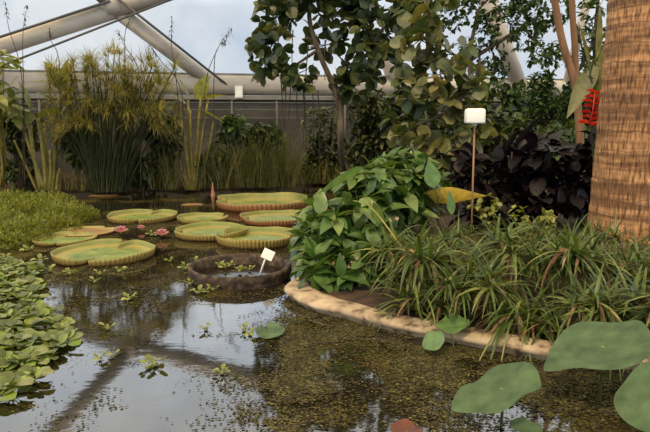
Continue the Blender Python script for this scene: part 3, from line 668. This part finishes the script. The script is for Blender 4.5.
# ------------------------------------------------------------ far bank plants, left
def clump_of_stalks(name, label, px, Yb, stalks, wd0, leafs, cat='plant', group=None):
    base = G(px, bank_y(px) - 1, .08); t = thing(name, label, cat, base, group); Yb = base.y
    for i, (bx, tx, ty, r) in enumerate(stalks):
        mb = MB(); a = V((*W(bx, 180, Yb).xy, .05)); b = W(tx, ty, Yb + rnd(-.2, .2)); tube(mb, spl([a, a.lerp(b, .5) + V((rnd(-.03, .03), 0, 0)), b], 4), r, r * .7, 7); mb.build('stalk', M['stalk'], t)
    mb = MB()
    for a, b, w_, rl in leafs:
        A, B = W(*a, Yb - .1), W(*b, Yb - .25); leaf(mb, A, B - A, (B - A).length * 1.05, w_, 'lance', .25, .2, 8, rl)
    mb.build('leaves', M['canna'], t); return t
clump_of_stalks('tall_stalk_plant', 'clump of thick yellow stalks with broad leaves at far left bank', 50, 0,
    [(52, 62, 88, .045), (40, 28, 110, .05), (44, 20, 120, .045), (46, 38, 118, .05), (48, 44, 128, .045), (56, 60, 168, .04), (53, 55, 160, .035), (60, 62, 172, .03), (36, 14, 140, .03), (49, 50, 150, .04)], 0,
    [((62, 90), (47, 62), .20, 1.1), ((60, 92), (66, 60), .13, 1.2), ((60, 84), (27, 78), .11, .2), ((62, 84), (84, 77), .10, .3), ((62, 98), (83, 98), .08, .4), ((28, 112), (0, 100), .13, .2), ((36, 118), (12, 118), .15, 1.), ((44, 120), (55, 150), .12, 1.1), ((38, 118), (62, 104), .12, .4), ((30, 108), (20, 82), .14, 1.), ((24, 118), (-8, 96), .15, .6), ((50, 100), (36, 90), .1, .5)])
clump_of_stalks('tall_stalk_plant', 'fan of narrow yellow stalks standing between papyrus and reeds', 185, 0,
    [(192, 178, 96, .04), (193, 201, 98, .04), (190, 188, 100, .035), (194, 190, 110, .035), (188, 166, 118, .03), (190, 168, 130, .025), (195, 208, 100, .03), (186, 160, 130, .022), (198, 214, 120, .02)], 0,
    [((186, 104), (172, 92), .08, .6), ((196, 100), (206, 74), .14, 1.1), ((200, 100), (222, 92), .08, .4), ((200, 110), (226, 120), .08, .5), ((176, 110), (160, 105), .07, .5), ((190, 100), (180, 78), .07, 1.)])
shrub('yellow_leaved_plant', 'loose plant with yellowing leaves at the extreme left, below the white tube', 'plant', G(2, 188, .1), [blob(4, 85, 12., 18, 30, .4), blob(0, 120, 12., 14, 20, .3)], 22, 5, .36, .08, 'canna', 'lance', .7, .2, stems=.7, stem_mat='stalk', sr=.012)
# papyrus
def papyrus():
    base = G(110, 190, .1); t = thing('papyrus', 'dense papyrus clump with drooping golden green tops before the wall', 'plant', base); st = MB(); um = MB()
    for i in range(210):
        a = rnd(0, 2 * PI); rr = math.sqrt(R.random()); b = base + V((math.cos(a) * rr * .36, math.sin(a) * rr * .3, -.02))
        q_ = max(-1, min(1, math.cos(a) * rr + rnd(-.3, .3))); tx = 112 + q_ * 62; ty = rnd(52, 122) + abs(tx - 112) * .25; tp = W(tx, ty, base.y + rnd(-.8, .3))
        mid = b.lerp(tp, .5) + V(((b.x - tp.x) * .06, 0, .12)); pts = spl([b, mid, tp], 5); tube(st, pts, .010, .006, 4, cap=False)
        out = (pts[-1] - pts[-3]).normalized(); ax = out.cross(V((.2, .9, .1))).normalized(); bx = out.cross(ax)
        for k in range(44):
            q = rnd(0, 2 * PI); e = rnd(.3, 1.15); d = out * math.cos(e) + (ax * math.cos(q) + bx * math.sin(q)) * math.sin(e)
            leaf(um, tp, d, rnd(.22, .46), .0055, 'blade', rnd(.3, 1.5), .1, 4)
    st.build('stems', M['pstem'], t); um.build('umbels', M['papyrus'], t)
papyrus()
# tall wispy seed stems above the papyrus
for i, (x0, y0, x1, y1) in enumerate(((22, 80, 5, 2), (24, 100, 27, 5), (125, 70, 130, 18), (140, 80, 118, 30), (178, 100, 172, 20), (205, 90, 232, 28), (182, 95, 150, 45), (60, 70, 50, 30), (214, 72, 226, 40))):
    a = V((*W(x0, 180, 12.2).xy, .1)); b = W(x0, y0, 12.2); c_ = W(x1, y1, 12.2); t = thing('grass_seed_stem', 'thin wispy seed stem rising against the roof panes', 'grass', a, 'wispy seed stems at the left'); mb = MB()
    pts = spl([a, b, b.lerp(c_, .6) + V((-.05, 0, .1)), c_], 5); tube(mb, pts, .010, .004, 4); mb.build('stem', M['root'], t); mb = MB()
    for k in range(16):
        p = pts[-1 - k % 4]; leaf(mb, p, rdir() + V((0, 0, -.3)), rnd(.06, .14), .010, 'ell', 1., .1, 3)
    mb.build('seed_head', M['hedge'], t)
# reeds
def reeds(label, px0, px1, ytop, nb, mat='reed', hgt=None):
    pxm = (px0 + px1) / 2; base = G(pxm, bank_y(pxm) - .5, .1); t = thing('reed_clump', label, 'grass', base); mb = MB(); wx = (px1 - px0) / 2 * base.y / F; hh = W(pxm, ytop, base.y).z
    for i in range(nb):
        b = base + V((rnd(-1, 1) * wx * .8, rnd(-.15, .4), 0)); L = (hh - .1) * rnd(.6, 1.15)
        leaf(mb, b, (rnd(-.28, .28), rnd(-.2, .2), 1), L, .007, 'blade', rnd(0, 1.2), .2, 6, rnd(-1.5, 1.5))
    mb.build('blades', M[mat], t)
reeds('tall yellowish reed clump behind the farthest large lily pad', 218, 304, 128, 560)
reeds('sparse reeds right of the fan of yellow stalks', 196, 232, 140, 110)
reeds('low reeds under the rounded-leaf tree on the far bank', 292, 350, 158, 200)
reeds('short reed tuft left of the papyrus on the far bank', 64, 92, 165, 70)
reeds('yellowish reeds between the papyrus and the fan of stalks', 148, 182, 140, 150)
reeds('dark rushes standing close to the wall behind the reed clump', 205, 300, 112, 160, 'hedge')
reeds('dim reeds at the right end of the far bank', 350, 420, 150, 200, 'hedge')
# undergrowth shrubs along the bank
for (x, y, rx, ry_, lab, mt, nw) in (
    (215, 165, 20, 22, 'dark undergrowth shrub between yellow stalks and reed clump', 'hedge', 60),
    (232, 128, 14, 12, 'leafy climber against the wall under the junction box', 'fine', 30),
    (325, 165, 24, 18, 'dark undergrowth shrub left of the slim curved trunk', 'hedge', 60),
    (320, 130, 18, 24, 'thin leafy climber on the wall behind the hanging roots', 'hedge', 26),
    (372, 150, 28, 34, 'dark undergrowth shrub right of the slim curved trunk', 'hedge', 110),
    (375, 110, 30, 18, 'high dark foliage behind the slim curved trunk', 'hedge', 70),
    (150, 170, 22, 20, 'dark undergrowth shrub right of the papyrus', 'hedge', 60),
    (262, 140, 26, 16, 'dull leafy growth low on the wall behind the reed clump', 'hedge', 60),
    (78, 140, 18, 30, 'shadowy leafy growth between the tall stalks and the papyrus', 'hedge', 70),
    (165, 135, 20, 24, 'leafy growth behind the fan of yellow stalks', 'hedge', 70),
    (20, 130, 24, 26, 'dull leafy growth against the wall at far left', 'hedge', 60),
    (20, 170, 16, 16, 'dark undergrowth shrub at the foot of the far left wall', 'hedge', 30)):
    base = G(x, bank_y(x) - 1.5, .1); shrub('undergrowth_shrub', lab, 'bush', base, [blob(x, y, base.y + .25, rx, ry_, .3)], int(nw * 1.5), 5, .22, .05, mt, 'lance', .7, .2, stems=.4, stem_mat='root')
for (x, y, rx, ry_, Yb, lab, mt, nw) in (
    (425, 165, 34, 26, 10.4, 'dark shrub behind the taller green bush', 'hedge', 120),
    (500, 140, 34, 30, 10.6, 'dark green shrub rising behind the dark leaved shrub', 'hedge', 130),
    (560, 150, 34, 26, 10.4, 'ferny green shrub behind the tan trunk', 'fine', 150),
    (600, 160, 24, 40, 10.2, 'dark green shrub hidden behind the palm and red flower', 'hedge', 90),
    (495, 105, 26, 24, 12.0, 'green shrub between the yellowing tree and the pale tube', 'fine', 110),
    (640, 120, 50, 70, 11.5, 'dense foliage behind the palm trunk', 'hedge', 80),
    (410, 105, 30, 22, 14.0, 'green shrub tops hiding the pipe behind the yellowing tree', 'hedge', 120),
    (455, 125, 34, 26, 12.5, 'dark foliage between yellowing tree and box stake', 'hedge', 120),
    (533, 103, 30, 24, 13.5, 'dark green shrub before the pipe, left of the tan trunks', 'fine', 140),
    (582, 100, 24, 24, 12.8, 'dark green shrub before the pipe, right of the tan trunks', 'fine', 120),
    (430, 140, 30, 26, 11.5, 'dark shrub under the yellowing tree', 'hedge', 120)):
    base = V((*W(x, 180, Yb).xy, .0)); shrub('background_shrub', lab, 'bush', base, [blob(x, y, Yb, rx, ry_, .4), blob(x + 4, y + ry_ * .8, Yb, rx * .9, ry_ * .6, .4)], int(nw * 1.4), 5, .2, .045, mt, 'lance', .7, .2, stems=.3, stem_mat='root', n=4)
# orange heron-like stake / small terracotta ornament at the bank
t = thing('garden_spike', 'small pinkish pointed stump at the water edge behind the lily pads', 'ornament', G(213, 196, 0)); mb = MB(); q = G(213, 196, 0)
lathe(mb, q, [(.05, -.02), (.04, .05), (.028, .12), (.018, .18), (.012, .24), (.003, .28)], 12, wob=lambda a, z: .1 * math.sin(3 * a + z * 20)); mb.build('body', surf('terracotta', [(.30, .12, .07), (.45, .2, .12)], 9, .8), t)
# ------------------------------------------------------------ leafy floating mat, left
mat_lab = 'feathery light green mound of the floating leafy mat at far left'
def mat_mound(s):
    mb = MB()
    for i in range(620):
        a = rnd(0, 2 * PI); r = math.sqrt(R.random()); x = r * math.cos(a); y = r * math.sin(a); h = .34 * (1 - r * r) ** .6 * rnd(.5, 1.)
        p = V((x * .62, y * .62, h * rnd(.6, 1))); d = V((x, y, 1.1)) + rdir() * .7
        for k in range(3): leaf(mb, p + rdir() * .02, d + rdir() * .6, rnd(.045, .09), rnd(.006, .011), 'lance', .4, .2, 3)
    return mb
pm = None
spots = [(8, 214, .95), (38, 208, .95), (66, 214, .8), (20, 230, .8), (-12, 224, 1.), (50, 224, .7), (84, 213, .42), (-20, 205, 1.), (10, 200, .9), (48, 199, .8), (0, 240, .6), (32, 233, .5)]
for i, (x, y, s) in enumerate(spots):
    p = G(x, y + 6, 0)
    if pm is None: pm = mat_mound(0).build('floating_plant_mound', M['fern']); o = pm
    else: o = pm.copy(); C.objects.link(o)
    o.location = p; o.scale = (s, s, s * rnd(.85, 1.15)); o.rotation_euler = (0, 0, rnd(0, 6.28)); tag(o, mat_lab, 'plant', 'mounds of the floating leafy mat')
# ------------------------------------------------------------ pink water lilies
for x, y, lab in ((121, 234, 'larger pink water lily just behind the nearest lily pad'), (141, 230, 'small pale pink water lily bud between the other two blooms'), (162, 237, 'pink water lily beside the broad green pad')):
    c = G(x, y, .02); t = thing('water_lily_flower', lab, 'flower', c); mb = MB(); big = .6 if 'bud' in lab else 1.
    for ring, (e, L) in enumerate(((.3, .115), (.75, .11), (1.15, .10))):
        for k in range(9):
            a = k * 2 * PI / 9 + ring * .35; leaf(mb, c + V((0, 0, .015)), (math.cos(a) * math.cos(e), math.sin(a) * math.cos(e), math.sin(e)), L * big, .027 * big, 'ell', -.3, .5, 4)
    mb.build('petals', M['petal'], t); mb = MB()
    for k in range(14):
        a = k * .45; leaf(mb, c + V((0, 0, .02)), (math.cos(a) * .3, math.sin(a) * .3, 1), .035 * big, .004, 'blade', -.1, .1, 2)
    mb.build('stamens', M['yellow'], t)
# ------------------------------------------------------------ floating rosettes
def rosette(per, L, wd, mat, flat=.35, name='floating_rosette'):
    mb = MB(); lathe(mb, (0, 0, .004), [(.001, -.006), (.02, 0), (.014, .012), (.001, .02)], 8)
    for q in range(per):
        a = q * 2.4 + rnd(-.2, .2); e = flat * (1 - q / per * .2) * rnd(.4, 1.6); s = rnd(.65, 1.1)
        leaf(mb, V((math.cos(a) * .012, math.sin(a) * .012, .008 + q * .002)), (math.cos(a) * math.cos(e), math.sin(a) * math.cos(e), math.sin(e)), L * s, wd * s, 'round', rnd(.1, .7) * flat * 2, .15, 5, rnd(-.35, .35), stem=.02)
    return mb.build(name, M[mat])
rp = [rosette(k, .105, .052, 'lettuce', .5) for k in (7, 9, 8, 6)]; used = [False] * 4
def edge(y): return inter([(262, 44), (285, 40), (310, 48), (330, 78), (350, 84), (368, 56), (395, 38), (415, 22), (432, 0)], y)
cnt = 0; y = 268.; pts = []
while y < 431:
    d = H * F / (y - 115); stepx = .125 / d * F; x = -14 + rnd(0, stepx)
    while x < edge(y) - 3:
        if not (y > 372 and R.random() < .35 + (y - 372) / 120) and R.random() < .82: pts.append((x + rnd(-.3, .3) * stepx, y + rnd(-2.5, 2.5)))
        x += stepx * rnd(.8, 1.25)
    y += .125 * (y - 115) ** 2 / (H * F)
for x, y in pts:
    i = R.randrange(4); o = rp[i] if not used[i] else rp[i].copy()
    if used[i]: C.objects.link(o)
    used[i] = True; p = G(x, y, 0); o.location = (p.x, p.y, rnd(.004, .03)); s = rnd(.65, 1.15); o.scale = (s,) * 3; o.rotation_euler = (rnd(-.15, .15), rnd(-.15, .15), rnd(0, 6.28))
    if y < 310: lab, g = 'round-leaved floating plant at the far end of the left raft', 'floating plants, far end of the left raft'
    elif y < 372: lab, g = 'round-leaved floating plant in the dense middle of the left raft', 'floating plants, middle of the left raft'
    else: lab, g = 'round-leaved floating plant in the bottom left corner of the pond', 'floating plants, bottom left corner'
    tag(o, lab, 'floating plant', g)
print('rosettes', len(pts))
rs = [rosette(k, .05, .018, 'lettuce_small', .5) for k in (6, 8)]; used2 = [False, False]
sm = [(112, 268), (120, 272), (133, 262), (100, 275), (140, 268), (152, 236), (170, 262), (186, 270), (196, 262), (205, 293), (213, 291), (198, 294), (206, 330), (250, 335), (244, 331), (155, 366), (148, 369), (222, 374), (112, 358), (100, 360), (118, 268), (214, 268), (222, 270), (252, 272), (228, 267), (20, 245), (8, 250), (14, 243), (28, 251), (4, 258), (40, 262), (60, 268), (50, 272), (70, 275), (95, 283), (130, 300), (380, 300), (10, 268), (190, 285), (88, 268), (240, 275), (108, 330)]
for k, (x, y) in enumerate(q for q in sm if not (50 < q[0] < 160 and 244 < q[1] < 269 and q[0] not in (120, 133))):
    i = k % 2; o = rs[i] if not used2[i] else rs[i].copy()
    if used2[i]: C.objects.link(o)
    used2[i] = True; p = G(x, y, 0); intub = (p - V((TC.x, TC.y, 0))).length < TR * .95
    if intub: p = V((TC.x, TC.y, 0)) + (p - V((TC.x, TC.y, 0))) * .8
    o.location = (p.x, p.y, .035 if intub else .004); s = rnd(.8, 1.4) * (1.05 if y < 290 else .85); o.scale = (s,) * 3; o.rotation_euler = (0, 0, rnd(0, 6.28))
    tag(o, 'small pale floating plant on the dark water inside the round tub' if intub else 'small bright yellow green floating plant alone on open water' if y > 280 else 'small pale floating plant near the giant lily pads', 'floating plant', 'small plants in the tub' if intub else 'small plants on open water' if y > 280 else 'small plants near the lily pads')
# ------------------------------------------------------------ lotus leaves
def lotus(label, c, r, tilt_dir, tilt, wav=.06, cone=.18, notch=False, mat='lotus', squash=1., yaw=0., name='lotus_leaf', stalk=True, fold=0., tip=0.):
    c = V(c); t = thing(name, label, 'leaf', (c.x, c.y, 0)); mb = MB(); N = 60; K = 9
    nrm = (Z + V((math.cos(tilt_dir), math.sin(tilt_dir), 0)) * math.tan(tilt)).normalized(); ax = nrm.cross(V((0, 1, 0))).normalized() * -1; ax = V((0, 1, 0)).cross(nrm).normalized(); ay = nrm.cross(ax)
    vs = []; fs = []
    for j in range(N):
        a = 2 * PI * j / N
        for i in range(K + 1):
            q = i / K; rr = r * q * (1 + .05 * math.sin(2 * a + r * 40) + .03 * math.sin(5 * a)) * (1 + tip * math.exp(-(abs(a - PI) / .28) ** 1.5) * q)
            if notch: da = (a - notch + PI) % (2 * PI) - PI; rr *= 1 - .75 * math.exp(-(abs(da) / .22) ** 2) * q
            u, v_ = rr * math.cos(a), rr * math.sin(a) * squash
            u, v_ = u * math.cos(yaw) - v_ * math.sin(yaw), u * math.sin(yaw) + v_ * math.cos(yaw)
            h = cone * r * q * q + wav * r * q * q * q * math.sin(3 * a + r * 30) + wav * .6 * r * q * q * math.sin(5 * a + 1) - fold * abs(v_) ** 1.3
            vs.append(c + ax * u + ay * v_ + nrm * h)
    for j in range(N):
        j2 = (j + 1) % N
        for i in range(K): fs.append((j * (K + 1) + i, j2 * (K + 1) + i, j2 * (K + 1) + i + 1, j * (K + 1) + i + 1))
    mb.add(vs, fs); mb.build('leaf_blade', M[mat], t)
    mb = MB(); lathe(mb, c + V((0, 0, .002)), [(.001, .004), (r * .035, .003), (r * .05, -.002)], 12); mb.build('leaf_centre', M['canna'], t)
    if stalk: mb = MB(); tube(mb, spl([V((c.x, c.y, -.1)), V((c.x + .01, c.y + .01, c.z * .5)), c], 4), .008, .006, 7); mb.build('stalk', M['pstem'], t)
lotus('largest lotus leaf, wavy, raised in front of the stone kerb at right', W(603, 347, 3.3), .275, PI + .15, .36, .05, .08, yaw=.1, tip=.38)
lotus('lotus leaf cut off by the right edge, standing nearest the camera', W(664, 396, 2.75), .205, PI + .5, .75, .07, .1)
lotus('wavy lotus leaf raised over the duckweed, bottom right', W(502, 389, 3.0), .195, PI + .25, .42, .09, .08, yaw=.1, tip=.38)
lotus('notched blue green lotus leaf floating beside the sky reflection', G(270, 331, .03), .115, -1.5, .12, .05, .05, notch=2.2, stalk=False)
lotus('small bright lotus leaf held up before the kerb', W(453, 325, 4.2), .125, PI + .5, .2, .08, .1, mat='bigleaf')
lotus('little folded green leaf drooping before the kerb', W(434, 341, 4.0), .085, -2.6, .8, .1, .1, mat='bigleaf')
lotus('small round lotus leaf cut off by the bottom edge', G(526, 428, .06), .075, -1.5, .1, .05, .1)
lotus('dark red leaf half sunk at the bottom edge', G(407, 432, .02), .08, -1.4, .2, .1, .1, mat='redleaf', stalk=False)
# ------------------------------------------------------------ duckweed and debris
def flakes(name, label, n_, fx, size, mat='duck', cat='duckweed'):
    vs = []; fs = []; k = 0; tries = 0
    while k < n_ and tries < n_ * 30:
        tries += 1
        x = rnd(-4.2, 3.2); y = rnd(2.6, 9.5); pr_ = fx(x, y)
        if R.random() > pr_: continue
        s = size * rnd(.5, 1.5); a = rnd(0, 6.28); b = len(vs); z = .003 + rnd(0, .004)
        m_ = 4
        for q in range(m_): vs.append((x + s * math.cos(a + q * 6.283 / m_) * 1.25, y + s * math.sin(a + q * 6.283 / m_), z + rnd(-.001, .003)))
        fs.append(tuple(range(b, b + m_))); k += 1
    mb = MB(); mb.add(vs, fs); o = mb.build(name, M[mat], smooth=False); tag(o, label, cat, None, 'stuff')
def topx(x, y):        # plan -> picture column and row, only to bound regions of water
    d = V((x, y, -H)); dz = d.dot(FW); return 325 + F * d.x / dz, 216 - F * d.dot(UP) / dz
def inbed(px, py): return px > 286 and py < inter([(285, 297), (310, 309), (350, 320), (400, 331), (450, 340), (500, 350), (560, 359), (900, 384)], px)
def right_f(x, y):
    px, py = topx(x, y)
    if inbed(px, py) or py < 285: return 0
    e = 275 + 20 * noise.noise(V((x * 3, y * 3, 0))) - max(0, py - 360) * .35
    if px < e: return 0
    k = min(1, (px - e) / 25); nn = noise.noise(V((x * 2.2, y * 3.6, 5))) + .5 * noise.noise(V((x * 7, y * 11, 2)))
    return k * max(.05, min(1, .30 + nn * 1.5)) * (1. if py < 375 else max(.35, 1 - (py - 375) / 70))
flakes('duckweed_raft', 'speckled mat of duckweed and debris covering the right half of the pond', 56000, right_f, .0062)
def left_f(x, y):
    px, py = topx(x, y)
    if inbed(px, py) or px > 300 and py > 300: return 0
    nn = noise.noise(V((x * 1.6, y * 1.4, 1))) + .6 * noise.noise(V((x * 6, y * 7, 9)))
    v = max(0, nn * 1.3 + .0)
    if py < 285: v = max(0, nn * 1.3 + .12)
    if 170 < px < 275 and 292 < py < 345: v *= .45
    if px < 130 and 375 < py: v *= .25
    v += .32 * math.exp(-((px - 222) / 34) ** 2) * min(1, max(0, (py - 365) / 30)) * (.6 + nn)
    v = max(0, v)
    return min(1, v)
flakes('floating_debris', 'scattered drifts of duckweed flakes on the open left water', 38000, left_f, .0062)
